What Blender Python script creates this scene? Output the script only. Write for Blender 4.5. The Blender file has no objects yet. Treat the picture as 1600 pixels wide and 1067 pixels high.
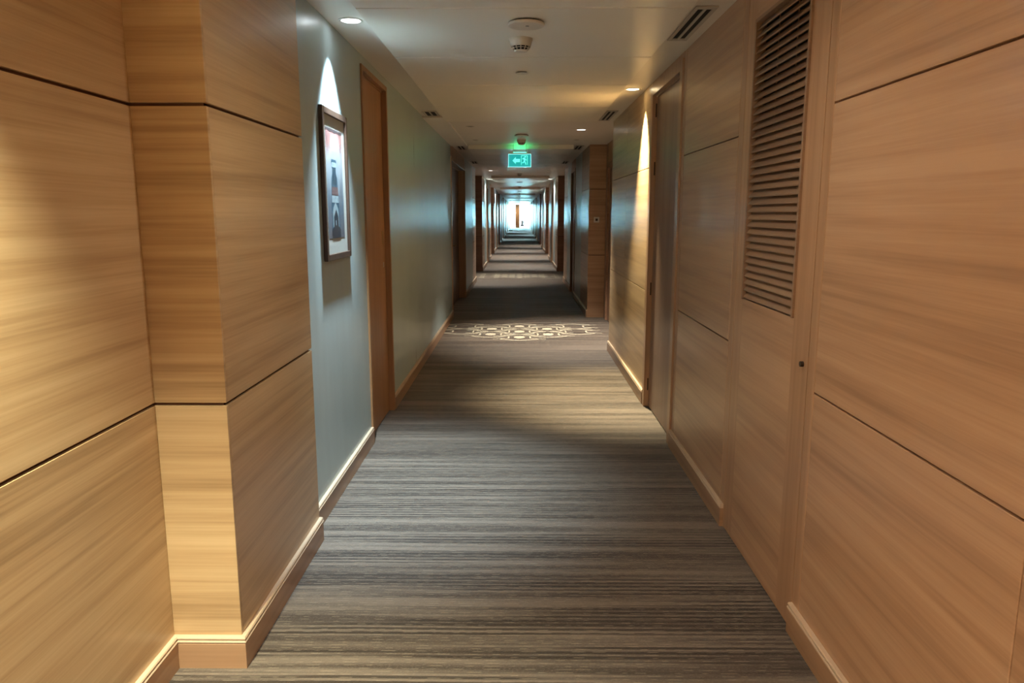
import bpy, bmesh, math, random
from mathutils import Vector
random.seed(7)
C = bpy.context.scene.collection
U = 1.55                       # camera height in metres; every length below is in units of it
PI = math.pi

# ------------------------------------------------------------------ camera, world, exposure
cam_d = bpy.data.cameras.new('camera'); cam = bpy.data.objects.new('camera', cam_d); C.objects.link(cam)
cam.location = (0, 0, U)
cam.rotation_euler = (math.radians(90 - 9.78), 0, math.radians(0.58))
cam_d.sensor_width = 36; cam_d.lens = 1160 / 1600 * 36; cam_d.clip_end = 400; cam_d.clip_start = 0.02
bpy.context.scene.camera = cam

w = bpy.data.worlds.new('World'); bpy.context.scene.world = w; w.use_nodes = True
wn = w.node_tree.nodes; wn['Background'].inputs[0].default_value = (0.36, 0.84, 1.0, 1); wn['Background'].inputs[1].default_value = 23.0
vs = bpy.context.scene.view_settings
vs.view_transform = 'Standard'; vs.look = 'None'; vs.gamma = 1; vs.use_curve_mapping = False; vs.exposure = 2.8
K = 1.0                        # strength of every lamp of the corridor

# ------------------------------------------------------------------ materials
def lin(c):
    return tuple(((v / 255) / 12.92 if v / 255 <= .04045 else ((v / 255 + .055) / 1.055) ** 2.4) for v in c)

class NT:
    def __init__(s, name):
        s.m = bpy.data.materials.new(name); s.m.use_nodes = True
        s.t = s.m.node_tree; s.b = s.t.nodes['Principled BSDF']
    def n(s, typ, **kw):
        nd = s.t.nodes.new(typ)
        for k, v in kw.items():
            if isinstance(k, str) and hasattr(nd, k): setattr(nd, k, v)
        return nd
    def l(s, a, b): s.t.links.new(a, b)
    def math(s, op, a, b=None, clamp=False):
        nd = s.n('ShaderNodeMath'); nd.operation = op; nd.use_clamp = clamp
        for i, v in enumerate((a, b)):
            if v is None: continue
            if isinstance(v, (int, float)): nd.inputs[i].default_value = v
            else: s.l(v, nd.inputs[i])
        return nd.outputs[0]
    def coord(s, scale, rnd=True):
        tc = s.n('ShaderNodeTexCoord'); mp = s.n('ShaderNodeMapping'); mp.inputs['Scale'].default_value = scale
        if rnd:
            oi = s.n('ShaderNodeObjectInfo'); mu = s.math('MULTIPLY', oi.outputs['Random'], 37.0)
            ad = s.n('ShaderNodeVectorMath'); ad.operation = 'ADD'
            s.l(tc.outputs['Object'], ad.inputs[0]); s.l(mu, ad.inputs[1]); s.l(ad.outputs[0], mp.inputs['Vector'])
        else: s.l(tc.outputs['Object'], mp.inputs['Vector'])
        return mp.outputs[0]
    def noise(s, vec, sc=1, det=3, rough=.5):
        nd = s.n('ShaderNodeTexNoise'); nd.inputs['Scale'].default_value = sc; nd.inputs['Detail'].default_value = det
        nd.inputs['Roughness'].default_value = rough; s.l(vec, nd.inputs['Vector']); return nd.outputs['Fac']
    def ramp(s, fac, stops):
        nd = s.n('ShaderNodeValToRGB'); e = nd.color_ramp.elements
        while len(e) < len(stops): e.new(.5)
        for i, (p, c) in enumerate(stops): e[i].position = p; e[i].color = (*c, 1)
        s.l(fac, nd.inputs[0]); return nd.outputs[0]
    def mix(s, fac, a, b, mode='MIX'):
        nd = s.n('ShaderNodeMix'); nd.data_type = 'RGBA'; nd.blend_type = mode
        for sock, v in ((nd.inputs[0], fac), (nd.inputs[6], a), (nd.inputs[7], b)):
            if isinstance(v, (int, float)): sock.default_value = v
            elif isinstance(v, tuple): sock.default_value = (*v, 1)
            else: s.l(v, sock)
        return nd.outputs[2]
    def bump(s, h, st, dist=.002):
        nd = s.n('ShaderNodeBump'); nd.inputs['Strength'].default_value = st; nd.inputs['Distance'].default_value = dist
        s.l(h, nd.inputs['Height']); s.l(nd.outputs[0], s.b.inputs['Normal'])

def wood(name, light, mid, dark, rough, axis='h', coat=0.0):
    t = NT(name)
    sc = (.5, .5, 24) if axis == 'h' else (24, 24, .5)
    sf = (2.2, 2.2, 150) if axis == 'h' else (150, 150, 2.2)
    a = t.noise(t.coord(sc), 1, 4, .6); b = t.noise(t.coord(sf), 1, 3, .6)
    big = t.noise(t.coord((.22, .22, 6) if axis == 'h' else (6, 6, .22)), 1, 4, .6)
    f = t.math('ADD', t.math('MULTIPLY', a, .48), t.math('MULTIPLY', b, .16))
    f = t.math('ADD', f, t.math('MULTIPLY', big, .36))
    col = t.ramp(f, [(.38, dark), (.50, mid), (.62, light)])
    t.l(col, t.b.inputs['Base Color'])
    r = t.math('ADD', t.math('MULTIPLY', b, .12), rough - .06); t.l(r, t.b.inputs['Roughness'])
    t.b.inputs['Coat Weight'].default_value = coat; t.b.inputs['Coat Roughness'].default_value = .22
    t.bump(b, .12, .001)
    return t.m

def plain(name, c, rough=.5, metal=0, emit=None, es=0, nscale=0, var=.06):
    t = NT(name)
    if nscale:
        nz = t.noise(t.coord((nscale,) * 3), 1, 3)
        t.l(t.ramp(nz, [(.3, tuple(v * (1 - var) for v in c)), (.7, tuple(v * (1 + var) for v in c))]), t.b.inputs['Base Color'])
    else: t.b.inputs['Base Color'].default_value = (*c, 1)
    t.b.inputs['Roughness'].default_value = rough; t.b.inputs['Metallic'].default_value = metal
    if emit: t.b.inputs['Emission Color'].default_value = (*emit, 1); t.b.inputs['Emission Strength'].default_value = es
    return t.m

M = {}
M['wood'] = wood('maple_veneer', (.60, .435, .245), (.50, .34, .18), (.35, .222, .11), .36, 'h', .2)
M['wood_r'] = wood('shaded_veneer', (.53, .335, .205), (.45, .27, .158), (.335, .19, .108), .36, 'h', .2)  # same veneer, with dimmer pinker light put into its colour
M['wood_v'] = wood('veneer_stile', (.48, .29, .17), (.41, .24, .136), (.33, .185, .10), .36, 'v', .2)
M['door_o'] = wood('orange_door_veneer', (.40, .21, .095), (.355, .18, .08), (.30, .15, .065), .42, 'v')
M['door_d'] = wood('brown_door_veneer', (.29, .19, .14), (.25, .16, .118), (.21, .13, .095), .38, 'v')
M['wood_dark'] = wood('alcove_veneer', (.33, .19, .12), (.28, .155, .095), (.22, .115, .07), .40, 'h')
M['bead'] = plain('pale_bead', (.58, .44, .31), .35, nscale=6)  # pale wood, lightened to carry the highlight along the cap
M['skirt'] = wood('skirting_veneer', (.42, .26, .15), (.37, .22, .125), (.30, .175, .095), .36, 'h', .15)
M['joint'] = plain('dark_joint', (.12, .048, .022), .7)
M['joint_r'] = plain('brown_joint', (.17, .08, .045), .7)
M['dark'] = plain('dark_void', (.008, .007, .006), .8)
M['slat'] = wood('slat_wood', (.30, .19, .12), (.26, .16, .10), (.21, .125, .078), .45, 'h')
M['metal'] = plain('brushed_metal', (.55, .53, .50), .32, 1)
M['brass'] = plain('aged_brass', (.42, .30, .15), .35, 1)
M['hinge'] = plain('dark_hinge', (.06, .045, .035), .45, .7)
M['white_p'] = plain('white_plastic', (.66, .62, .55), .38, nscale=20, var=.03)
M['grey_p'] = plain('grey_plastic', (.28, .27, .25), .5)
M['vent'] = plain('vent_paint', (.52, .48, .41), .45)
M['frame'] = wood('picture_frame_wood', (.05, .026, .017), (.036, .02, .013), (.024, .014, .009), .4, 'v')
M['mat'] = plain('picture_mat', (.50, .52, .49), .8)

def paint():
    t = NT('ragged_blue_grey_paint')
    st = t.noise(t.coord((9, 9, 1.0), False), 1, 4, .6); cl = t.noise(t.coord((1.3, 1.3, .9), False), 1, 3, .5)
    f = t.math('ADD', t.math('MULTIPLY', st, .6), t.math('MULTIPLY', cl, .4))
    t.l(t.ramp(f, [(.36, (.33, .425, .44)), (.64, (.42, .52, .53))]), t.b.inputs['Base Color'])
    t.l(t.math('ADD', t.math('MULTIPLY', st, .34), .18), t.b.inputs['Roughness'])
    t.b.inputs['Specular IOR Level'].default_value = .6
    t.bump(st, .18, .002)
    return t.m
M['paint'] = paint()

def ceil(name, a, b):
    t = NT(name)
    f = t.noise(t.coord((1.1, 1.1, 1), True), 1, 3)
    t.l(t.ramp(f, [(.3, a), (.7, b)]), t.b.inputs['Base Color']); t.b.inputs['Roughness'].default_value = .38
    t.bump(t.noise(t.coord((2.5, 7, 1)), 1, 2), .05, .004)
    return t.m
M['ceil'] = ceil('ceiling_paint', (.78, .73, .64), (.82, .77, .68))
M['tray'] = ceil('tray_paint', (.84, .79, .69), (.88, .83, .73))

def carpet():
    t = NT('striped_carpet')
    tc = t.n('ShaderNodeTexCoord'); sp = t.n('ShaderNodeSeparateXYZ'); t.l(tc.outputs['Object'], sp.inputs[0])
    wob = t.noise(t.coord((1.2, .5, 1), False), 1, 2)
    y = t.math('ADD', sp.outputs['Y'], t.math('MULTIPLY', wob, .012))
    def vec(sx, sy):
        cb = t.n('ShaderNodeCombineXYZ'); t.l(t.math('MULTIPLY', sp.outputs['X'], sx), cb.inputs[0]); t.l(t.math('MULTIPLY', y, sy), cb.inputs[1]); return cb.outputs[0]
    mask = t.noise(vec(.35, 6.5), 1, 3, .55)
    mask = t.math('MULTIPLY', t.math('SUBTRACT', mask, .475), 14, True)
    line = t.math('SINE', t.math('MULTIPLY', y, 2 * PI / .030))
    line = t.math('MULTIPLY', t.math('ADD', line, .35), 2.2, True)
    dark = t.math('MULTIPLY', mask, line)
    tuft = t.noise(vec(110, 160), 1, 2, .6)
    tone = t.noise(vec(.5, 14), 1, 3, .6)
    base = t.ramp(tone, [(.40, (.058, .044, .034)), (.60, (.155, .125, .099))])
    base = t.mix(t.math('MULTIPLY', t.math('SUBTRACT', tuft, .5), 1.3, True), base, (.25, .21, .17))
    c = t.mix(t.math('MULTIPLY', dark, .85), base, (.028, .020, .015))
    thr = t.math('SINE', t.math('MULTIPLY', y, 2 * PI / .0175)); thr = t.math('MULTIPLY', t.math('SUBTRACT', thr, .86), 9, True)
    dash = t.noise(vec(16, 57), 1, 1); dash = t.math('MULTIPLY', t.math('SUBTRACT', dash, .50), 18, True)
    thr = t.math('MULTIPLY', thr, dash)
    c = t.mix(t.math('MULTIPLY', thr, .5), c, (.40, .34, .25))
    t.l(c, t.b.inputs['Base Color']); t.b.inputs['Roughness'].default_value = .72
    t.b.inputs['Specular IOR Level'].default_value = .3
    t.b.inputs['Sheen Weight'].default_value = .25; t.b.inputs['Sheen Roughness'].default_value = .4
    t.bump(t.math('ADD', tuft, t.math('MULTIPLY', tone, .6)), .5, .004)
    return t.m
M['carpet'] = carpet()
M['motif'] = plain('motif_wool', (.50, .45, .34), .95, nscale=90, var=.15)

def glass():
    m = bpy.data.materials.new('clear_glass'); m.use_nodes = True; t = m.node_tree; t.nodes.clear()
    o = t.nodes.new('ShaderNodeOutputMaterial'); mx = t.nodes.new('ShaderNodeMixShader'); tr = t.nodes.new('ShaderNodeBsdfTransparent')
    gl = t.nodes.new('ShaderNodeBsdfGlossy'); gl.inputs['Roughness'].default_value = .03; fr = t.nodes.new('ShaderNodeLayerWeight'); mm = t.nodes.new('ShaderNodeMath'); mm.operation = 'MULTIPLY'; mm.inputs[1].default_value = .16; fr.inputs[0].default_value = .5
    t.links.new(fr.outputs['Facing'], mm.inputs[0]); t.links.new(mm.outputs[0], mx.inputs[0]); t.links.new(tr.outputs[0], mx.inputs[1]); t.links.new(gl.outputs[0], mx.inputs[2]); t.links.new(mx.outputs[0], o.inputs[0])
    return m
M['glass'] = glass()

# ------------------------------------------------------------------ helpers
WL = {}                       # world location of everything that may be a parent
def link(name, me, loc, parent=None):
    o = bpy.data.objects.new(name, me); C.objects.link(o); WL[o] = Vector(loc)
    if parent is not None: o.parent = parent; o.location = Vector(loc) - WL[parent]
    else: o.location = loc
    return o
def tag(o, label=None, cat=None, group=None, kind=None):
    if label: o['label'] = label
    if cat: o['category'] = cat
    if group: o['group'] = group
    if kind: o['kind'] = kind
    return o
def empty(name, x, y, z, **kw):
    return tag(link(name, None, (x * U, y * U, z * U)), **kw)
cache = {}
def box(name, x0, x1, y0, y1, z0, z1, mat, parent=None, bevel=0.0, kind=None):
    """axis-aligned box, bounds in U units, bevel in metres"""
    x0, x1, y0, y1, z0, z1 = (v * U for v in (min(x0, x1), max(x0, x1), min(y0, y1), max(y0, y1), z0, z1))
    key = (round(x1 - x0, 4), round(y1 - y0, 4), round(z1 - z0, 4), mat, bevel)
    me = cache.get(key)
    if me is None:
        bm = bmesh.new(); bmesh.ops.create_cube(bm, size=1)
        for v in bm.verts: v.co = Vector((v.co.x * (x1 - x0), v.co.y * (y1 - y0), (v.co.z + .5) * (z1 - z0)))
        if bevel: bmesh.ops.bevel(bm, geom=bm.edges[:], offset=bevel, segments=1, affect='EDGES')
        me = bpy.data.meshes.new(name); bm.to_mesh(me); bm.free(); me.materials.append(M[mat]); cache[key] = me
    o = link(name, me, ((x0 + x1) / 2, (y0 + y1) / 2, z0), parent)
    if kind: o['kind'] = kind
    return o
def from_bm(name, bm, mat, loc, parent=None, smooth=False):
    me = bpy.data.meshes.new(name); bmesh.ops.recalc_face_normals(bm, faces=bm.faces[:]); bm.to_mesh(me); bm.free()
    me.materials.append(M[mat])
    if smooth:
        for p in me.polygons: p.use_smooth = True
    return link(name, me, loc, parent)
def lathe(name, prof, mat, loc, parent=None, n=40, smooth=True):
    """prof: (radius, z) in metres, z measured from loc; loc in metres"""
    bm = bmesh.new(); rings = []
    for r, z in prof:
        rings.append([bm.verts.new((r * math.cos(2 * PI * i / n), r * math.sin(2 * PI * i / n), z)) for i in range(n)] if r > 1e-6 else [bm.verts.new((0, 0, z))])
    for a, b in zip(rings, rings[1:]):
        for i in range(n):
            j = (i + 1) % n
            if len(a) == 1 and len(b) == 1: continue
            if len(a) == 1: bm.faces.new((a[0], b[i], b[j]))
            elif len(b) == 1: bm.faces.new((a[i], a[j], b[0]))
            else: bm.faces.new((a[i], a[j], b[j], b[i]))
    o = from_bm(name, bm, mat, loc, parent)
    if smooth:
        for p in o.data.polygons: p.use_smooth = True
        try: o.data.set_sharp_from_angle(angle=math.radians(35))
        except Exception: pass
    return o
def tube(name, pts, r, mat, loc, parent=None, n=8):
    bm = bmesh.new(); rings = []; pts = [Vector(p) for p in pts]
    for i, p in enumerate(pts):
        d = (pts[min(i + 1, len(pts) - 1)] - pts[max(i - 1, 0)]).normalized()
        a = d.orthogonal().normalized(); b = d.cross(a)
        if rings:
            a = (pa - d * pa.dot(d)).normalized(); b = d.cross(a)
        pa = a
        rings.append([bm.verts.new(p + (a * math.cos(2 * PI * k / n) + b * math.sin(2 * PI * k / n)) * r) for k in range(n)])
    for a, b in zip(rings, rings[1:]):
        for k in range(n): bm.faces.new((a[k], a[(k + 1) % n], b[(k + 1) % n], b[k]))
    bm.faces.new(rings[0]); bm.faces.new(rings[-1][::-1])
    return from_bm(name, bm, mat, loc, parent, True)
def sweep(name, path, prof, mat, parent=None, z=0):
    """extrude a profile (offset to the right of the path, height) along a mitred XY path; U units"""
    P = [Vector(p) for p in path]; bm = bmesh.new(); rings = []
    def nrm(a, b): d = (b - a).normalized(); return Vector((d.y, -d.x))
    for i, p in enumerate(P):
        if i == 0: m = nrm(P[0], P[1])
        elif i == len(P) - 1: m = nrm(P[-2], P[-1])
        else:
            a, b = nrm(P[i - 1], p), nrm(p, P[i + 1]); m = (a + b) / (1 + a.dot(b))
        rings.append([bm.verts.new(((p.x + m.x * o - P[0].x) * U, (p.y + m.y * o - P[0].y) * U, h * U)) for o, h in prof])
    for a, b in zip(rings, rings[1:]):
        for k in range(len(prof)): bm.faces.new((a[k], a[(k + 1) % len(prof)], b[(k + 1) % len(prof)], b[k]))
    bm.faces.new(rings[0]); bm.faces.new(rings[-1][::-1])
    return from_bm(name, bm, mat, (P[0].x * U, P[0].y * U, z * U), parent)
BP = [(0, 0), (.011, 0), (.011, .058), (.009, .061), (0, .061)]
BD = [(0, .061), (.011, .061), (.0125, .0635), (.011, .066), (.008, .0665), (.008, .068), (.0105, .069), (.011, .0715), (.009, .0745), (0, .075)]
def baseboard(side, path):
    o = sweep('baseboard_' + side, path, BP, 'skirt'); tag(o, kind='structure')
    sweep('bead', path, BD, 'bead', o)
    return o

# ------------------------------------------------------------------ layout
HC, HT = 1.64, 1.60                     # soffit and dropped tray heights
XL, XR, XP, XA = -.65, .66, -.617, -.768
DEP = .16                               # depth of the door alcoves
END = 54.0
BACK = -2.2
ZL = [0.0, .6035, 1.212, HC]            # joint heights on the left
ZR = [0.0, .6035, 1.229, HC]            # joint heights on the right
G = .0033

fl = box('floor', -1.7, 1.7, BACK - .1, END + 3, -.08, 0, 'carpet', kind='structure')

ndoor = [0]
def wall_seg(side, x, y0, y1, mat='wood', kind='wood', rows=None, cols=None, z1=HC, jm=None):
    """one stretch of side wall facing the corridor; wood stretches carry real panels"""
    s = -1 if side == 'left' else 1
    rows = rows or (ZL if side == 'left' else ZR)
    if kind == 'paint':
        return box('wall_' + side, x, x + s * .1, y0, y1, 0, z1, 'paint', kind='structure')
    wl = box('wall_' + side, x + s * .009, x + s * .1, y0, y1, 0, z1, jm or ('joint' if side == 'left' else 'joint_r'), kind='structure')
    cols = cols or [y0, y1]; G = .0033 if side == 'left' else .0022
    for a, b in zip(cols, cols[1:]):
        for r, (z0, zz) in enumerate(zip(rows, rows[1:])):
            box('panel', x, x + s * .009, a + (0.0012 if a != y0 else 0), b - (0.0012 if b != y1 else 0), z0 + (G if r else 0), zz - (G if zz != rows[-1] else 0), mat, wl, .0012)
    return wl
def wall_face(side, y, x0, x1, depth, mat='wood', rows=None):
    """a return wall that faces the camera (its face at y)"""
    rows = rows or (ZL if side == 'left' else ZR)
    e0, e1 = (x0, x1 - .009) if side == 'left' else (x0 + .009, x1)
    wl = box('wall_' + side, e0, e1, y + .009, y + depth, 0, HC, 'joint', kind='structure')
    for r, (z0, zz) in enumerate(zip(rows, rows[1:])):
        box('panel', x0, x1, y, y + .009, z0 + (G if r else 0), zz - (G if zz != rows[-1] else 0), mat, wl, .0012)
    return wl

def flat_door(side, x, y0, y1, zt, mat_leaf, mat_frame, label, inset=.018, fw=.03, handle='near', closer=False, double=False):
    """door set in a side wall: frame of three members, leaf, lever and plate"""
    s = -1 if side == 'left' else 1
    ndoor[0] += 1
    d = tag(link('door_%d' % ndoor[0], None, (x * U, (y0 + y1) / 2 * U, 0)), label, kind='structure')
    fr = box('frame', x - s * .008, x + s * (inset + .02), y0, y0 + fw, 0, zt, mat_frame, d, .002)
    box('frame', x - s * .008, x + s * (inset + .02), y1 - fw, y1, 0, zt, mat_frame, d, .002)
    box('frame', x - s * .008, x + s * (inset + .02), y0 + fw, y1 - fw, zt - fw * .9, zt, mat_frame, d, .002)
    # stop bead inside the frame
    box('door_stop', x + s * (inset - .006), x + s * inset, y0 + fw, y1 - fw, zt - fw * .9 - .008, zt - fw * .9, mat_frame, d, .001)
    edges = [y0 + fw + .002, y1 - fw - .002]
    if double: edges = [edges[0], (edges[0] + edges[1]) / 2, edges[1]]
    for k, (a, b) in enumerate(zip(edges, edges[1:])):
        lf = box('leaf', x + s * inset, x + s * (inset + .028), a + .001, b - .001, .004, zt - fw * .9 - .003, mat_leaf, d, .0015)
        near = (handle == 'near') if not double else (k == 1)
        hy = (a + .045) if near else (b - .045)
        hx = x + s * inset
        if handle:
            box('handle_plate', hx - s * .003, hx, hy - .012, hy + .012, .60, .70, 'brass', lf, .001)
            tube('lever', [(0, 0, 0), (-s * .045, 0, 0), (-s * .05, .01 if near else -.01, 0), (-s * .05, .11 if near else -.11, 0)], .008, 'brass', (hx * U, hy * U, .66 * U), lf)
    wb = box('wall_' + side, x + s * (inset + .03), x + s * .1, y0, y1, 0, HC, 'joint', kind='structure')
    box('wall_' + side, x, x + s * (inset + .03), y0, y1, zt, HC, 'paint' if mat_frame == 'door_o' else 'wood_v', kind='structure')
    return d

# ---------------- left side, near to far
wall_seg('left', XA, BACK, 1.513, 'wood', cols=[BACK, -.1, 1.513])
wall_face('left', 1.513, XA - .1, XP - .0, .03, 'wood')
wall_seg('left', XP, 1.5222, 2.163, 'wood')
box('wall_left', XL - .1, XP - .1, 1.543, 2.163, 0, HC, 'joint', kind='structure')
wall_seg('left', XL, 2.163, 3.15, kind='paint')
d1 = flat_door('left', XL, 3.15, 3.73, 1.60, 'door_o', 'door_o', 'plain orange-brown service door in the left wall beyond the framed picture', fw=.026, handle=None)
box('keyhole_plate', XL - .0165, XL - .0195, 3.63, 3.665, .855, .915, 'brass', d1)
box('keyhole_plate', XL - .0165, XL - .0195, 3.64, 3.662, .74, .765, 'metal', d1)
wall_seg('left', XL, 3.73, 7.15, kind='paint')
flat_door('left', XL, 7.15, 8.95, 1.53, 'door_d', 'wood_v', 'dark double door set back in the left wall past the long painted stretch', inset=.075, fw=.04, double=True)
wall_seg('left', XL, 8.95, 10.35, kind='paint')
wall_seg('left', XL, 10.35, 11.1, 'wood_r')
# ---------------- right side, near to far
wall_seg('right', XR, BACK, 1.626, 'wood_r', cols=[BACK, -.55, .915, 1.626])
box('trim_1', XR, XR + .1, 1.628, 1.670, 0, HC, 'wood_v', kind='structure', bevel=.0015)
# (louvred access door 1.672 .. 2.267 is built further down)
box('wall_right', XR + .06, XR + .1, 1.670, 2.269, 0, HC, 'dark', kind='structure')
box('trim_2', XR, XR + .1, 2.269, 2.318, 0, HC, 'wood_v', kind='structure', bevel=.0015)
wall_seg('right', XR, 2.320, 3.075, 'wood_r')
box('trim_3', XR, XR + .1, 3.077, 3.125, 0, HC, 'wood_v', kind='structure', bevel=.0015)
d2 = flat_door('right', XR, 3.127, 3.85, 1.615, 'door_d', 'wood_v', 'tall grey-brown door in the right wall between lit and unlit wood panels', fw=.05, handle=None)
for z in (.12, .62, 1.22, 1.50):
    lathe('hinge', [(0, -.05), (.007, -.05), (.007, .05), (0, .05)], 'hinge', ((XR + .012) * U, 3.803 * U, z * U), d2, 10)
box('pull_plate', XR + .014, XR + .0175, 3.20, 3.225, .80, .90, 'hinge', d2)
wl = wall_seg('right', XR, 3.852, 5.42, 'wood', cols=[3.852, 4.70, 5.42], jm='joint')
wall_face('right', 7.2, XR, XR + DEP + .02, .1, 'wood_r')

def skirt_both():
    baseboard('left', [(XA, BACK), (XA, 1.513), (XP, 1.513), (XP, 2.165)])
    baseboard('left', [(XL, 2.166), (XL, 3.149)])
    baseboard('left', [(XL, 3.731), (XL, 7.149)])
    baseboard('left', [(XL, 8.951), (XL, 11.1), (XL - DEP, 11.1)])
    baseboard('right', [(XR, 1.668), (XR, BACK)])
    baseboard('right', [(XR, 3.125), (XR, 2.28)])
    baseboard('right', [(XR, 5.42), (XR, 3.852)])
skirt_both()

ordn = ['first', 'second', 'third', 'fourth', 'fifth', 'sixth', 'seventh', 'eighth', 'ninth', 'tenth']
def alcove(side, a, b, k, face='wood_r'):
    """recess from a to b with a guest room door in its back wall"""
    s = -1 if side == 'left' else 1; x = XL if side == 'left' else XR
    bx = x + s * DEP
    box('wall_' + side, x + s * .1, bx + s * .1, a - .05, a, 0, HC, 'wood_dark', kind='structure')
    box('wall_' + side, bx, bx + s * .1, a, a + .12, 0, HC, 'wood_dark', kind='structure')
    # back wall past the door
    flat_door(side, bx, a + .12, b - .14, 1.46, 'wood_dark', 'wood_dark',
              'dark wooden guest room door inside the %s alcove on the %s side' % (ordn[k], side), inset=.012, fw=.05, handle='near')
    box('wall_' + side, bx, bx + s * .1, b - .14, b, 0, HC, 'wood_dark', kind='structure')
alcove('right', 5.42, 7.2, 0)
al = []
for k in range(0, 8):
    a, b = 11.15 + 5.9 * k, 13.05 + 5.9 * k
    if b > END: break
    al.append((a, b))
nxt = {'right': 7.2}
for side in ('left', 'right'):
    s = -1 if side == 'left' else 1; x = XL if side == 'left' else XR
    prev = 7.2 if side == 'right' else None
    for k, (a, b) in enumerate(al):
        if prev is not None:
            w0 = prev + (.0092 if True else 0)
            wall_seg(side, x, w0, prev + .85, 'wood_r')
            wall_seg(side, x, prev + .85, prev + 1.75, kind='paint')
            flat_door(side, x, prev + 1.75, prev + 2.45, 1.53, 'door_d', 'wood_v', 'narrow brown service door in the %s wall between alcoves, %s one counted along the corridor' % (side, ordn[k]), fw=.035, handle='near')
            wall_seg(side, x, prev + 2.45, a - .78, kind='paint')
            wall_seg(side, x, a - .78, a, 'wood_r')
            p = [(x, prev + .01), (x, prev + 1.75)]; q = [(x, prev + 2.45), (x, a)]
            for pp in (p, q): baseboard(side, pp if side == 'left' else pp[::-1])
        alcove(side, a, b, k + (1 if side == 'right' else 0))
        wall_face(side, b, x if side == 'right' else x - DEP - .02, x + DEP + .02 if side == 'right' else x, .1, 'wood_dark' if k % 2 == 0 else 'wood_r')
        prev = b
    wall_seg(side, x, prev + .0092, END, 'wood_r')

# ---------------- ceiling: soffit slab, dropped trays of boards between the alcove zones
cl = box('ceiling', -1.7, 1.7, BACK - .1, END + 3, HC, HC + .08, 'ceil', kind='structure')
TX0, TX1 = -.490, .512
joints = [.25, .94, 1.63, 2.335, 3.04, 3.68, 4.40, 5.10]
trays = [[BACK, -1.8, -1.13, -.44] + joints, [7.22, 7.91, 8.60, 9.29, 9.98]]
for a, b in al:
    e = min(b + 4.0, END)
    n = 6 if e - b > 3 else 2
    trays.append([b + (e - b) * i / n for i in range(n + 1)])
for j in trays:
    for a, b in zip(j, j[1:]):
        box('ceiling_board', TX0, TX1, a + .003, b - .003, HT, HC, 'tray', cl, .004)
# dropped strips along the left wall in the alcove zones
for a, b in [(5.10, 7.22)]:
    box('ceiling_strip', XL, -.495, a, b, HC - .014, HC, 'ceil', cl, .002)

# ---------------- ends of the corridor
box('wall_back', -1.7, 1.7, BACK - .1, BACK, 0, HC, 'wood', kind='structure')
box('wall_left', -1.7, -1.6, END, END + 3, 0, HC, 'paint', kind='structure')
box('wall_right', 1.6, 1.7, END, END + 3, 0, HC, 'paint', kind='structure')
box('wall_left', -1.7, XL, END - .1, END, 0, HC, 'paint', kind='structure')
box('wall_right', XR, 1.7, END - .1, END, 0, HC, 'paint', kind='structure')
wn1 = tag(link('window_1', None, (0, (END + 3) * U, 0)), 'full-height window glowing white at the far end of the corridor', kind='structure')
YW = END + 3
for x in (-1.6, -.55, .52, 1.56): box('window_frame', x - .03, x + .03, YW - .08, YW, 0, HC, 'vent', wn1)
box('window_sill', -1.6, 1.6, YW - .1, YW, 0, .06, 'wood_v', wn1)
box('window_frame', -1.6, 1.6, YW - .08, YW, HC - .05, HC, 'vent', wn1)
for a, b in ((-1.57, -.58), (-.52, .49), (.55, 1.53)): box('pane', a, b, YW - .045, YW - .04, .06, HC - .05, 'glass', wn1)

# ================================================================== things
# ---------------- louvred access door in the right wall
ndoor[0] += 1
ld = tag(link('door_%d' % ndoor[0], None, (XR * U, 1.97 * U, 0)), 'floor-to-ceiling wooden access door with a tall louvred grille in the right wall', kind='structure')
LA, LB, LZ0, LZ1 = 1.775, 2.190, .752, 1.53
t0, t1 = XR, XR + .022
box('stile', t0, t1, 1.6725, LA, .004, HC - .003, 'wood_v', ld)
box('stile', t0, t1, LB, 2.2665, .004, HC - .003, 'wood_v', ld)
box('lower_panel', t0, t1, LA, LB, .004, LZ0, 'wood_r', ld)
box('upper_panel', t0, t1, LA, LB, LZ1, HC - .003, 'wood_r', ld)
lf = tag(link('louvre_grille', None, (XR * U, (LA + LB) / 2 * U, LZ0 * U), ld))
fw = .010
for a, b, c, d in ((LA, LA + fw, LZ0, LZ1), (LB - fw, LB, LZ0, LZ1), (LA + fw, LB - fw, LZ1 - fw, LZ1)):
    box('grille_frame', XR - .006, XR + .022, a, b, c, d, 'slat', lf, .001)
NS = 37; pitch = (LZ1 - fw - LZ0 - .006) / NS
bm = bmesh.new(); hw = (LB - LA - 2 * fw) / 2 * U
prof = [(.0005, -.0105), (.0015, -.0135), (.0035, -.0135), (.021, .0085), (.021, .0110), (.0185, .0110)]   # blade falls towards the corridor
r0 = [bm.verts.new((x * U, -hw, z * U)) for x, z in prof]; r1 = [bm.verts.new((x * U, hw, z * U)) for x, z in prof]
for k in range(len(prof)): bm.faces.new((r0[k], r0[(k + 1) % len(prof)], r1[(k + 1) % len(prof)], r1[k]))
bm.faces.new(r0); bm.faces.new(r1[::-1]); bmesh.ops.recalc_face_normals(bm, faces=bm.faces[:])
sm = bpy.data.meshes.new('slat'); bm.to_mesh(sm); bm.free(); sm.materials.append(M['slat'])
for i in range(NS):
    link('slat', sm, ((XR - .003) * U, (LA + LB) / 2 * U, (LZ0 + .018 + pitch * i) * U), lf)
for yy in (LA + (LB - LA) * .34, LA + (LB - LA) * .67):
    box('tie_rod', XR + .0155, XR + .018, yy - .0012, yy + .0012, LZ0 + .01, LZ1 - fw, 'slat', lf)
box('grille_backing', XR + .030, XR + .034, LA - .01, LB + .01, LZ0 - .01, LZ1 + .01, 'dark', ld)
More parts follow.
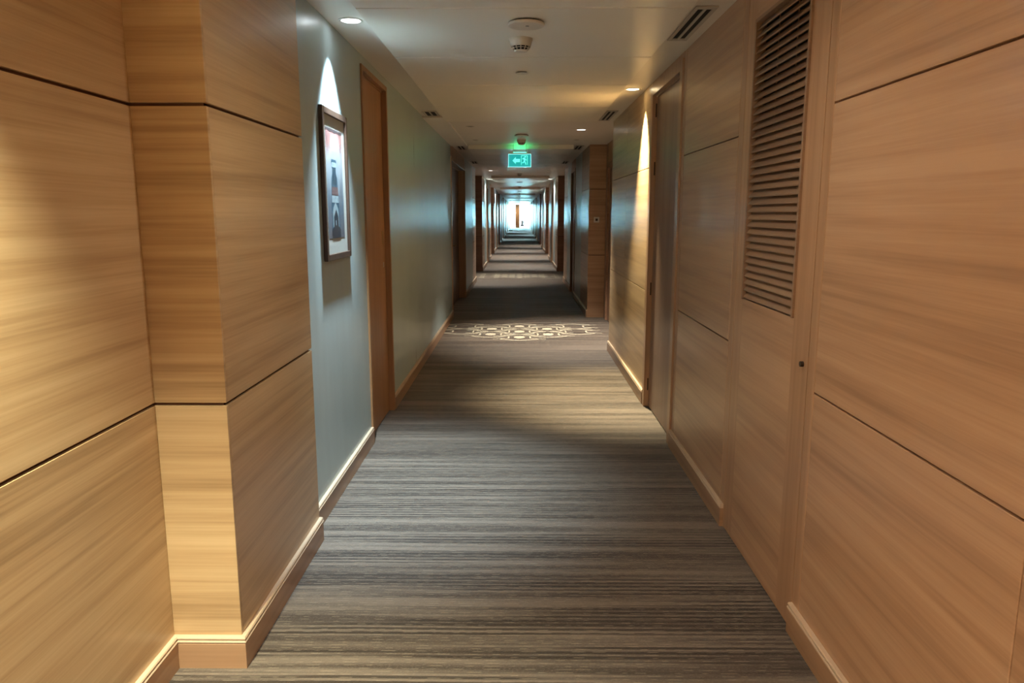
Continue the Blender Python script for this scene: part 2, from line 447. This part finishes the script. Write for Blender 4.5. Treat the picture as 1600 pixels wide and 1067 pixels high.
lathe('latch', [(0, -.010), (.010, -.010), (.010, .003), (0, .003)], 'hinge', ((XR - .001) * U, 1.70 * U, .655 * U), ld, 12).rotation_euler = (0, PI / 2, 0)

# ---------------- framed picture on the left wall
PA, PB, PZ0, PZ1 = 2.470, 2.820, .842, 1.346
pf = empty('framed_picture', XL, (PA + PB) / 2, PZ0, label='tall dark-framed picture of a tower hanging on the blue-grey wall under the spotlight', cat='picture')
fx0, fx1 = XL + .001, XL + .0145; fw = .021
box('frame', fx0, fx1, PA, PA + fw, PZ0, PZ1, 'frame', pf, .002)
box('frame', fx0, fx1, PB - fw, PB, PZ0, PZ1, 'frame', pf, .002)
box('frame', fx0, fx1, PA + fw, PB - fw, PZ0, PZ0 + fw, 'frame', pf, .002)
box('frame', fx0, fx1, PA + fw, PB - fw, PZ1 - fw, PZ1, 'frame', pf, .002)
mt = box('mat', XL + .001, XL + .005, PA + fw, PB - fw, PZ0 + fw, PZ1 - fw, 'mat', pf)
def print_mat():
    t = NT('blurred_print'); tc = t.n('ShaderNodeTexCoord'); sp = t.n('ShaderNodeSeparateXYZ'); t.l(tc.outputs['Object'], sp.inputs[0])
    z = t.math('DIVIDE', sp.outputs['Z'], .40 * U)
    nz = t.noise(t.coord((12, 12, 3), False), 1, 2, .5)
    f = t.math('ADD', z, t.math('MULTIPLY', t.math('SUBTRACT', nz, .5), .45))
    c = t.ramp(f, [(.0, lin((120, 120, 128))), (.3, lin((110, 132, 150))), (.52, lin((165, 182, 192))), (.72, lin((190, 192, 196))), (.86, lin((176, 128, 122))), (1., lin((150, 108, 108)))])
    dk = t.math('MULTIPLY', t.math('SUBTRACT', nz, .60), 5, True)
    t.l(t.mix(1.0, t.mix(t.math('MULTIPLY', dk, .8), c, lin((70, 66, 84))), (.62, .62, .64), 'MULTIPLY'), t.b.inputs['Base Color']); t.b.inputs['Roughness'].default_value = .6
    return t.m
M['print'] = print_mat()
pa, pb, pz0, pz1 = PA + fw + .040, PB - fw - .040, PZ0 + fw + .052, PZ1 - fw - .040
pr = box('print', XL + .005, XL + .0056, pa, pb, pz0, pz1, 'print', pf)
for nm, c in (('tw_steel', (46, 80, 98)), ('tw_dark', (22, 38, 52)), ('tw_pale', (140, 158, 166)), ('tw_rust', (98, 78, 80)), ('tw_cloth', (60, 52, 56))):
    M[nm] = plain(nm, lin(c), .55, nscale=60, var=.25)
def flat_shape(name, pts, mat, layer):
    """polygon printed on the paper; u across from the near edge 0..1, v up 0..1"""
    bm = bmesh.new(); x = XL + .0056 + layer * .0002
    vv = [bm.verts.new((0, (pa + (pb - pa) * u) * U - (pa + pb) / 2 * U, (pz1 - pz0) * v * U)) for u, v in pts]
    f = bm.faces.new(vv); r = bmesh.ops.extrude_face_region(bm, geom=[f])
    for g in r['geom']:
        if isinstance(g, bmesh.types.BMVert): g.co.x -= .0002
    return from_bm(name, bm, mat, (x * U, (pa + pb) / 2 * U, pz0 * U), pr)
flat_shape('tower_body', [(.22, 0), (.72, 0), (.74, .10), (.68, .16), (.70, .28), (.66, .42), (.62, .56), (.56, .60), (.55, .64), (.60, .70), (.58, .725), (.30, .725), (.28, .70), (.34, .64), (.33, .60), (.27, .56), (.24, .42), (.22, .28), (.24, .16), (.18, .10)], 'tw_steel', 1)
flat_shape('tower_band', [(.26, .40), (.66, .40), (.64, .475), (.27, .475)], 'tw_rust', 2)
flat_shape('tower_ledge', [(.25, .33), (.67, .33), (.66, .395), (.26, .395)], 'tw_pale', 2)
flat_shape('tower_top', [(.31, .655), (.57, .655), (.59, .70), (.30, .70)], 'tw_pale', 2)
flat_shape('tower_arch', [(.28, .10), (.64, .10), (.64, .24), (.60, .28), (.46, .335), (.32, .28), (.28, .24)], 'tw_pale', 2)
flat_shape('tower_gate', [(.33, .10), (.60, .10), (.60, .20), (.47, .27), (.33, .20)], 'tw_dark', 3)
flat_shape('tower_base', [(.20, 0), (.73, 0), (.73, .085), (.62, .105), (.30, .105), (.20, .085)], 'tw_dark', 4)
flat_shape('tower_window', [(.42, .12), (.47, .12), (.47, .165), (.42, .165)], 'tw_pale', 5)
flat_shape('tower_column', [(.36, .50), (.40, .50), (.41, .64), (.37, .64)], 'tw_dark', 3)
flat_shape('tower_column', [(.48, .50), (.52, .50), (.51, .64), (.47, .64)], 'tw_dark', 3)
flat_shape('cloth_edge', [(0, 1), (1, 1), (1, .982), (.85, .972), (.7, .985), (.55, .968), (.4, .982), (.28, .97), (.12, .985), (0, .975)], 'tw_cloth', 2)
box('glass', XL + .0095, XL + .0102, PA + fw, PB - fw, PZ0 + fw, PZ1 - fw, 'glass', pf)

# ---------------- call button on the face of the first alcove
cb = empty('call_button_plate', .735, 7.2, .915, label='square pale call button plate on the wood face of the first right alcove', cat='switch')
box('plate', .735 - .026, .735 + .026, 7.192, 7.2, .915, .967, 'white_p', cb, .002)
box('button', .735 - .011, .735 + .011, 7.189, 7.192, .930, .952, 'hinge', cb, .001)

# ---------------- ceiling fittings
def emis(name, c, s):
    M[name] = plain(name, tuple(v * .25 for v in c), .4, emit=c, es=s)
emis('lens_cool', (.86, .95, 1.0), 2.2); emis('lens_warm', (1.0, .86, .52), 2.2); emis('lens_white', (1.0, .93, .82), 2.2)
M['lens_off'] = plain('lens_off', (.10, .09, .08), .4)
def downlight(x, y, z, lens, label, power=0, colour=(1, 1, 1), angle=70, blend=.35, group='recessed downlights', r=.034, tilt=None):
    d = empty('downlight', x, y, z, label=label, cat='downlight', group=group)
    R = r * U; L = (x * U, y * U, z * U)
    lathe('trim_ring', [(R * 1.25, 0), (R * 1.24, -.003), (R * 1.05, -.005), (R * .95, -.003), (R * .92, -.0002)], 'white_p', L, d)
    lathe('lens', [(R * .95, -.0008), (R * .9, -.002), (0, -.0045)], lens, L, d)
    if power:
        ln = bpy.data.lights.new('lamp', 'SPOT'); ln.energy = power * K; ln.color = colour; ln.spot_size = math.radians(angle); ln.spot_blend = blend; ln.shadow_soft_size = .025
        o = bpy.data.objects.new('lamp', ln); C.objects.link(o); o.parent = d; o.location = (0, 0, -.012)
        if tilt: o.rotation_euler = tilt
    return d
cool, warm, white = (.70, .90, 1.0), (1.0, .86, .56), (1.0, .90, .76)
downlight(-.569, 2.64, HC, 'lens_cool', 'bright cool downlight in the left soffit above the framed picture', 105, cool, 70, 1.0)
downlight(.590, 4.05, HC, 'lens_warm', 'warm yellow downlight in the right soffit washing the wood panels', 145, warm, 64, .95)
downlight(.476, 5.95, HC, 'lens_white', 'lit white downlight on the right of the ceiling before the exit sign', 95, white, 84, .6)
downlight(-.37, 5.72, HC, 'lens_off', 'unlit downlight on the left of the ceiling before the exit sign', r=.026)
downlight(-.39, 6.75, HC, 'lens_off', 'small unlit downlight left of the ceiling detector nearest the exit sign', r=.022)
downlight(.50, 6.75, HC, 'lens_off', 'small unlit downlight right of the ceiling detector nearest the exit sign', r=.022)
# out of view: lamp over the left wall, then two added fill lamps
downlight(-.66, .72, HC, 'lens_warm', 'warm downlight in the ceiling beside the camera over the left wood wall', 105, (1.0, .98, .70), 84, .8)
downlight(-.42, -.95, HT, 'lens_white', 'added wide fill lamp in the ceiling behind the camera', 125, (1, .86, .70), 155, 1.0)  # added wide spread, lifts the near ceiling and right wall
downlight(.05, 1.55, HT, 'lens_white', 'added weak fill lamp in the ceiling just above the camera', 8, (1, .88, .74), 165, 1.0)  # added only to lift the side panels near the camera

def vent(x0, x1, y0, y1, label):
    v = empty('air_vent', (x0 + x1) / 2, (y0 + y1) / 2, HC, label=label, cat='vent', group='slot air vents in the soffits')
    z0 = HC - .005; e = .013; cw = .009; xm = (x0 + x1) / 2
    box('slot_shade', x0 + e, x1 - e, y0 + e * 2, y1 - e * 2, HC - .0012, HC - .0004, 'dark', v)  # dark sheet standing in for the shade inside the slots
    box('frame', x0, x0 + e, y0, y1, z0, HC, 'vent', v, .001); box('frame', x1 - e, x1, y0, y1, z0, HC, 'vent', v, .001)
    box('frame', x0 + e, x1 - e, y0, y0 + e * 2, z0, HC, 'vent', v, .001); box('frame', x0 + e, x1 - e, y1 - e * 2, y1, z0, HC, 'vent', v, .001)
    box('slat', xm - cw / 2, xm + cw / 2, y0 + e * 2, y1 - e * 2, z0, HC - .0012, 'vent', v)
vent(.550, .622, 2.47, 2.93, 'twin-slot air vent in the right soffit, nearest one, above the louvred door')
vent(.550, .622, 4.86, 5.36, 'twin-slot air vent in the right soffit past the warm downlight')
vent(-.622, -.530, 4.86, 5.30, 'twin-slot air vent in the left soffit, nearest on that side')
for s, nm in ((-1, 'left'), (1, 'right')):
    vent(*sorted((s * .535, s * .615)), 7.30, 7.75, 'small twin-slot vent beside the exit sign on the %s side, nearer of two' % nm)
    vent(*sorted((s * .535, s * .615)), 9.45, 9.90, 'small twin-slot vent beyond the exit sign on the %s side, farther of two' % nm)

def detector(x, y, z, label, n=24):
    d = empty('smoke_detector', x, y, z, label=label, cat='detector', group='smoke detectors along the ceiling'); L = (x * U, y * U, z * U)
    lathe('base', [(0, 0), (.064, 0), (.064, -.008), (.060, -.014)], 'white_p', L, d, n)
    lathe('body', [(.060, -.014), (.057, -.034), (.052, -.040), (.050, -.042)], 'white_p', L, d, n)
    lathe('chamber', [(.044, -.040), (.036, -.058), (0, -.058)], 'dark', L, d, n)
    for k in range(12):
        a = 2 * PI * k / 12
        tube('rib', [(.051 * math.cos(a), .051 * math.sin(a), -.040), (.046 * math.cos(a), .046 * math.sin(a), -.051), (.036 * math.cos(a), .036 * math.sin(a), -.061)], .0028, 'white_p', L, d, 5)
    lathe('ring', [(.0475, -.048), (.050, -.050), (.0475, -.052), (.045, -.050), (.0475, -.048)], 'white_p', L, d, n)
    lathe('cap', [(.038, -.060), (.034, -.067), (.016, -.070), (0, -.071)], 'white_p', L, d, n)
def sensor(x, y, z, label, n=40):
    d = empty('ceiling_sensor', x, y, z, label=label, cat='sensor', group='round ceiling sensors'); L = (x * U, y * U, z * U)
    lathe('mounting_ring', [(0, 0), (.078, 0), (.078, -.006)], 'dark', L, d, n)
    lathe('cover', [(.076, -.005), (.090, -.007), (.092, -.012), (.088, -.019), (.078, -.022), (.072, -.021), (0, -.021)], 'white_p', L, d, n)
    lathe('indicator', [(.009, -.021), (.009, -.023), (0, -.023)], 'grey_p', (L[0] + .005, L[1] - .012, L[2]), d, 12)
sensor(.020, 2.50, HT, 'large round white sensor disc on the ceiling, nearest the camera')
detector(.003, 2.73, HT, 'white smoke detector hanging right behind the large sensor disc')
sp = empty('sprinkler_cap', .010, 3.35, HT, label='small flush round sprinkler cap on the ceiling behind the nearest detector', cat='sprinkler')
lathe('cover_plate', [(.026, -.006), (.044, -.007), (.043, -.009), (0, -.010)], 'white_p', (.010 * U, 3.35 * U, HT * U), sp)
lathe('collar', [(0, 0), (.032, 0), (.032, -.006), (0, -.006)], 'hinge', (.010 * U, 3.35 * U, HT * U), sp)
sensor(.015, 6.32, HC, 'round sensor disc on the ceiling just before the exit sign')
detector(.015, 6.75, HC, 'smoke detector on the ceiling just before the exit sign')

# ---------------- exit sign
XS, YS, ZS0, ZS1 = .0, 7.17, 1.430, 1.552
ex = empty('exit_sign', XS, YS, ZS0, label='green lit exit sign with arrow and running figure hanging from the ceiling', cat='sign')
emis('sign_face', (.012, .36, .34), .16); emis('sign_mint', (.12, 1.0, .70), .22); emis('sign_edge', (.40, 1.0, .95), .17); emis('sign_led', (.06, 1.0, .34), 5)
x0, x1 = XS - .108, XS + .108
box('face', x0, x1, YS, YS + .006, ZS0, ZS1, 'sign_face', ex)
e = .005
for a, b, c, d in ((x0, x0 + e, ZS0, ZS1), (x1 - e, x1, ZS0, ZS1), (x0 + e, x1 - e, ZS0, ZS0 + e), (x0 + e, x1 - e, ZS1 - e, ZS1)):
    box('border', a, b, YS - .003, YS + .009, c, d, 'sign_edge', ex)
def sign_shape(name, pts, mat, layer=1):
    bm = bmesh.new(); H_ = (ZS1 - ZS0)
    vv = [bm.verts.new((u * H_ * U, 0, v * H_ * U)) for u, v in pts]; f = bm.faces.new(vv); r = bmesh.ops.extrude_face_region(bm, geom=[f])
    for g in r['geom']:
        if isinstance(g, bmesh.types.BMVert): g.co.y += .0012
    return from_bm(name, bm, mat, (XS * U, (YS - .0009 * layer) * U, ZS0 * U), ex)
sign_shape('arrow', [(-.56, .5), (-.30, .24), (-.30, .38), (.02, .38), (.02, .62), (-.30, .62), (-.30, .76)], 'sign_mint')
sign_shape('doorway', [(.10, .18), (.14, .18), (.14, .84), (.56, .84), (.56, .18), (.60, .18), (.60, .88), (.10, .88)], 'sign_mint')
sign_shape('running_figure', [(.20, .62), (.26, .70), (.40, .72), (.46, .60), (.53, .55), (.50, .50), (.43, .54), (.41, .46), (.46, .34), (.50, .20), (.45, .18), (.40, .32), (.34, .38), (.28, .30), (.18, .30), (.18, .35), (.26, .37), (.32, .48), (.31, .60), (.24, .58)], 'sign_mint', 2)
bm = bmesh.new(); bmesh.ops.create_circle(bm, cap_ends=True, segments=12, radius=.010); bmesh.ops.rotate(bm, verts=bm.verts[:], matrix=__import__('mathutils').Matrix.Rotation(PI / 2, 3, 'X'))
from_bm('figure_head', bm, 'sign_mint', ((XS + .42 * (ZS1 - ZS0)) * U, (YS - .002) * U, (ZS0 + .775 * (ZS1 - ZS0)) * U), ex)
box('housing', x0 + .004, x1 - .004, YS - .006, YS + .012, ZS1, ZS1 + .012, 'vent', ex, .001)
box('light_slot', XS - .06, XS + .06, YS - .004, YS + .010, ZS1 + .012, ZS1 + .0132, 'sign_led', ex)
for dx in (-.06, .06): box('hanger', XS + dx - .003, XS + dx + .003, YS, YS + .006, ZS1 + .012, HC, 'metal', ex)

# ---------------- fittings farther along
for k, (a, b) in enumerate(al):
    lit_l = k in (0, 1, 3, 5, 6, 7); lit_r = k in (1, 2, 4, 5, 6, 7)  # farthest lamps lit and tinted cool to brighten the distant floor
    lab = 'far downlight on the %s of the ceiling at the %s pair of facing alcoves'
    downlight(-.44, a + .35, HC, 'lens_white' if lit_l else 'lens_off', lab % ('left', ordn[k]), (60 if k < 3 else 90) if lit_l else 0, (1, .93, .82) if k < 3 else (.62, .88, 1), 90, .6, 'far downlights')
    downlight(.44, a + .35, HC, 'lens_white' if lit_r else 'lens_off', lab % ('right', ordn[k]), (60 if k < 3 else 90) if lit_r else 0, (1, .93, .82) if k < 3 else (.62, .88, 1), 90, .6, 'far downlights')
    for s, nm in ((-1, 'left'), (1, 'right')):
        downlight(s * .585, b + 1.3, HC, 'lens_white', 'far wall-washing downlight in the %s soffit beyond the %s pair of alcoves' % (nm, ordn[k]), 50 if k < 2 else 0, (1, .93, .85), 80, .5, 'far downlights')
    if k < 6:
        detector(.0, a + 1.2, HC, 'far smoke detector on the ceiling between the %s pair of alcoves' % ordn[k], 12)
        sensor(.0, b + 1.6, HT, 'far round ceiling sensor beyond the %s pair of alcoves' % ordn[k], 16)

# ---------------- woven trellis motif in the carpet of the alcove zones
def ribbon(bm, pts, wd, z):
    prev = None
    for i, p in enumerate(pts):
        a = pts[max(i - 1, 0)]; b = pts[min(i + 1, len(pts) - 1)]
        dx, dy = b[0] - a[0], b[1] - a[1]; L = math.hypot(dx, dy) or 1; nx, ny = -dy / L * wd / 2, dx / L * wd / 2
        cur = (bm.verts.new((p[0] + nx, p[1] + ny, z)), bm.verts.new((p[0] - nx, p[1] - ny, z)))
        if prev: bm.faces.new((prev[0], prev[1], cur[1], cur[0]))
        prev = cur
def motif(cx, cy, cols, rows, skip, w=.015):
    bm = bmesh.new(); pa_, pb_ = .242, .30; hx = .088
    for i in range(-cols, cols + 1):
        for j in range(-rows, rows + 1):
            ox = i * pa_; oy = j * pb_ + (pb_ / 2 if i % 2 else 0)
            if skip(i, j, ox, oy): continue
            bm2 = [(.045 * math.cos(t * PI / 12), .062 * math.sin(t * PI / 12)) for t in range(24)]
            vs_ = [bm.verts.new(((ox + x) * U, (oy + y) * U, .0022)) for x, y in bm2] if abs(i) < 2 else []
            if vs_: bm.faces.new(vs_)
            for sx in (-1, 1):
                # upright side of the cell, flaring out at both ends to meet its neighbours
                side = [(sx * (hx + .07 * max(0, abs(t) - .55) ** 1.5 * 6), t * .085) for t in [q / 8 for q in range(-8, 9)]]
                ribbon(bm, [((ox + x) * U, (oy + y) * U) for x, y in side], w * U, .0022)
                for sy in (-1, 1):
                    arc = [(sx * (0 + .155 * q / 8), sy * (.145 - .055 * (q / 8) ** 1.6)) for q in range(9)]
                    ribbon(bm, [((ox + x) * U, (oy + y) * U) for x, y in arc], w * 1.7 * U, .0022)
    for f in bm.faces:
        if f.normal.z < 0: f.normal_flip()
    bm.normal_update()
    for f in bm.faces:
        if f.normal.z < 0: f.normal_flip()
    me = bpy.data.meshes.new('woven_motif'); bm.to_mesh(me); bm.free(); me.materials.append(M['motif'])
    o = link('woven_motif', me, (cx * U, cy * U, 0), fl); o['kind'] = 'stuff'
motif(.0, 6.30, 2, 1, lambda i, j, x, y: (j == 1 and i % 2) or (abs(i) == 2 and j == -1))
motif(.0, 12.1, 2, 1, lambda i, j, x, y: (j == 1 and i % 2))

downlight(-.16, END - 1.35, HC, 'lens_white', 'added lamp lighting the wooden post at the far window', 22, (1, .85, .66), 160, .5, 'far downlights')  # added lamp, put here to brighten the post
# ---------------- things at the far end
ps = empty('wooden_post', -.145, END - .6, 0, label='slim orange wooden post standing in front of the bright far window', cat='post')
box('shaft', -.31, .01, END - .68, END - .52, .03, HC - .04, 'door_o', ps); box('foot', -.33, .03, END - .70, END - .50, 0, .03, 'door_o', ps); box('capital', -.33, .03, END - .70, END - .50, HC - .04, HC, 'door_o', ps)
Yc = END - .9
ch = empty('lounge_chair', .19, Yc, 0, label='small grey rounded lounge chair silhouetted before the far window', cat='chair')
def cloc(x, y, z): return (x * U, y * U, z * U)
M['greyfab'] = plain('grey_fabric', (.20, .22, .27), .85, nscale=30)
box('seat', .07, .31, Yc - .12, Yc + .12, .12, .25, 'greyfab', ch, .03); box('backrest', .08, .30, Yc + .08, Yc + .14, .25, .52, 'greyfab', ch, .04)
for sx in (.035, .31): box('armrest', sx, sx + .035, Yc - .11, Yc + .13, .12, .36, 'greyfab', ch, .012)
for sx in (.08, .28):
    for sy in (-.10, .08): box('leg', sx, sx + .018, Yc + sy, Yc + sy + .018, 0, .12, 'hinge', ch)
lp = empty('arc_lamp', .42, Yc + .3, 0, label='thin arched floor lamp beside the grey chair at the far window', cat='lamp')
lathe('base', [(0, 0), (.13, 0), (.13, .02), (.03, .03), (0, .03)], 'brass', cloc(.42, Yc + .3, 0), lp, 20)
tube('pole', [(0, 0, .02), (0, 0, .62), (-.03, 0, .74), (-.12, 0, .83), (-.22, 0, .83)], .045, 'brass', cloc(.42, Yc + .3, 0), lp)
lathe('lamp_shade', [(.02, .05), (.14, -.06), (.13, -.06), (.015, .04)], 'brass', cloc(.42 - .22 / U, Yc + .3, .83 / U), lp, 16)
Ym = 44.0
mp = empty('floor_mop', -.62, Ym, 0, label='wide dark floor mop lying with its handle leaning right, far down the corridor', cat='mop')
M['mopcloth'] = plain('mop_cloth', (.05, .09, .09), .9, nscale=40)
box('mop_head', -.72, -.42, Ym - .05, Ym + .05, 0, .035, 'mopcloth', mp, .01)
box('head_bracket', -.60, -.54, Ym - .02, Ym + .02, .035, .055, 'metal', mp)
tube('handle', [(0, 0, 0), (.42, 0.3, .60)], .012, 'metal', cloc(-.57, Ym, .05), mp)
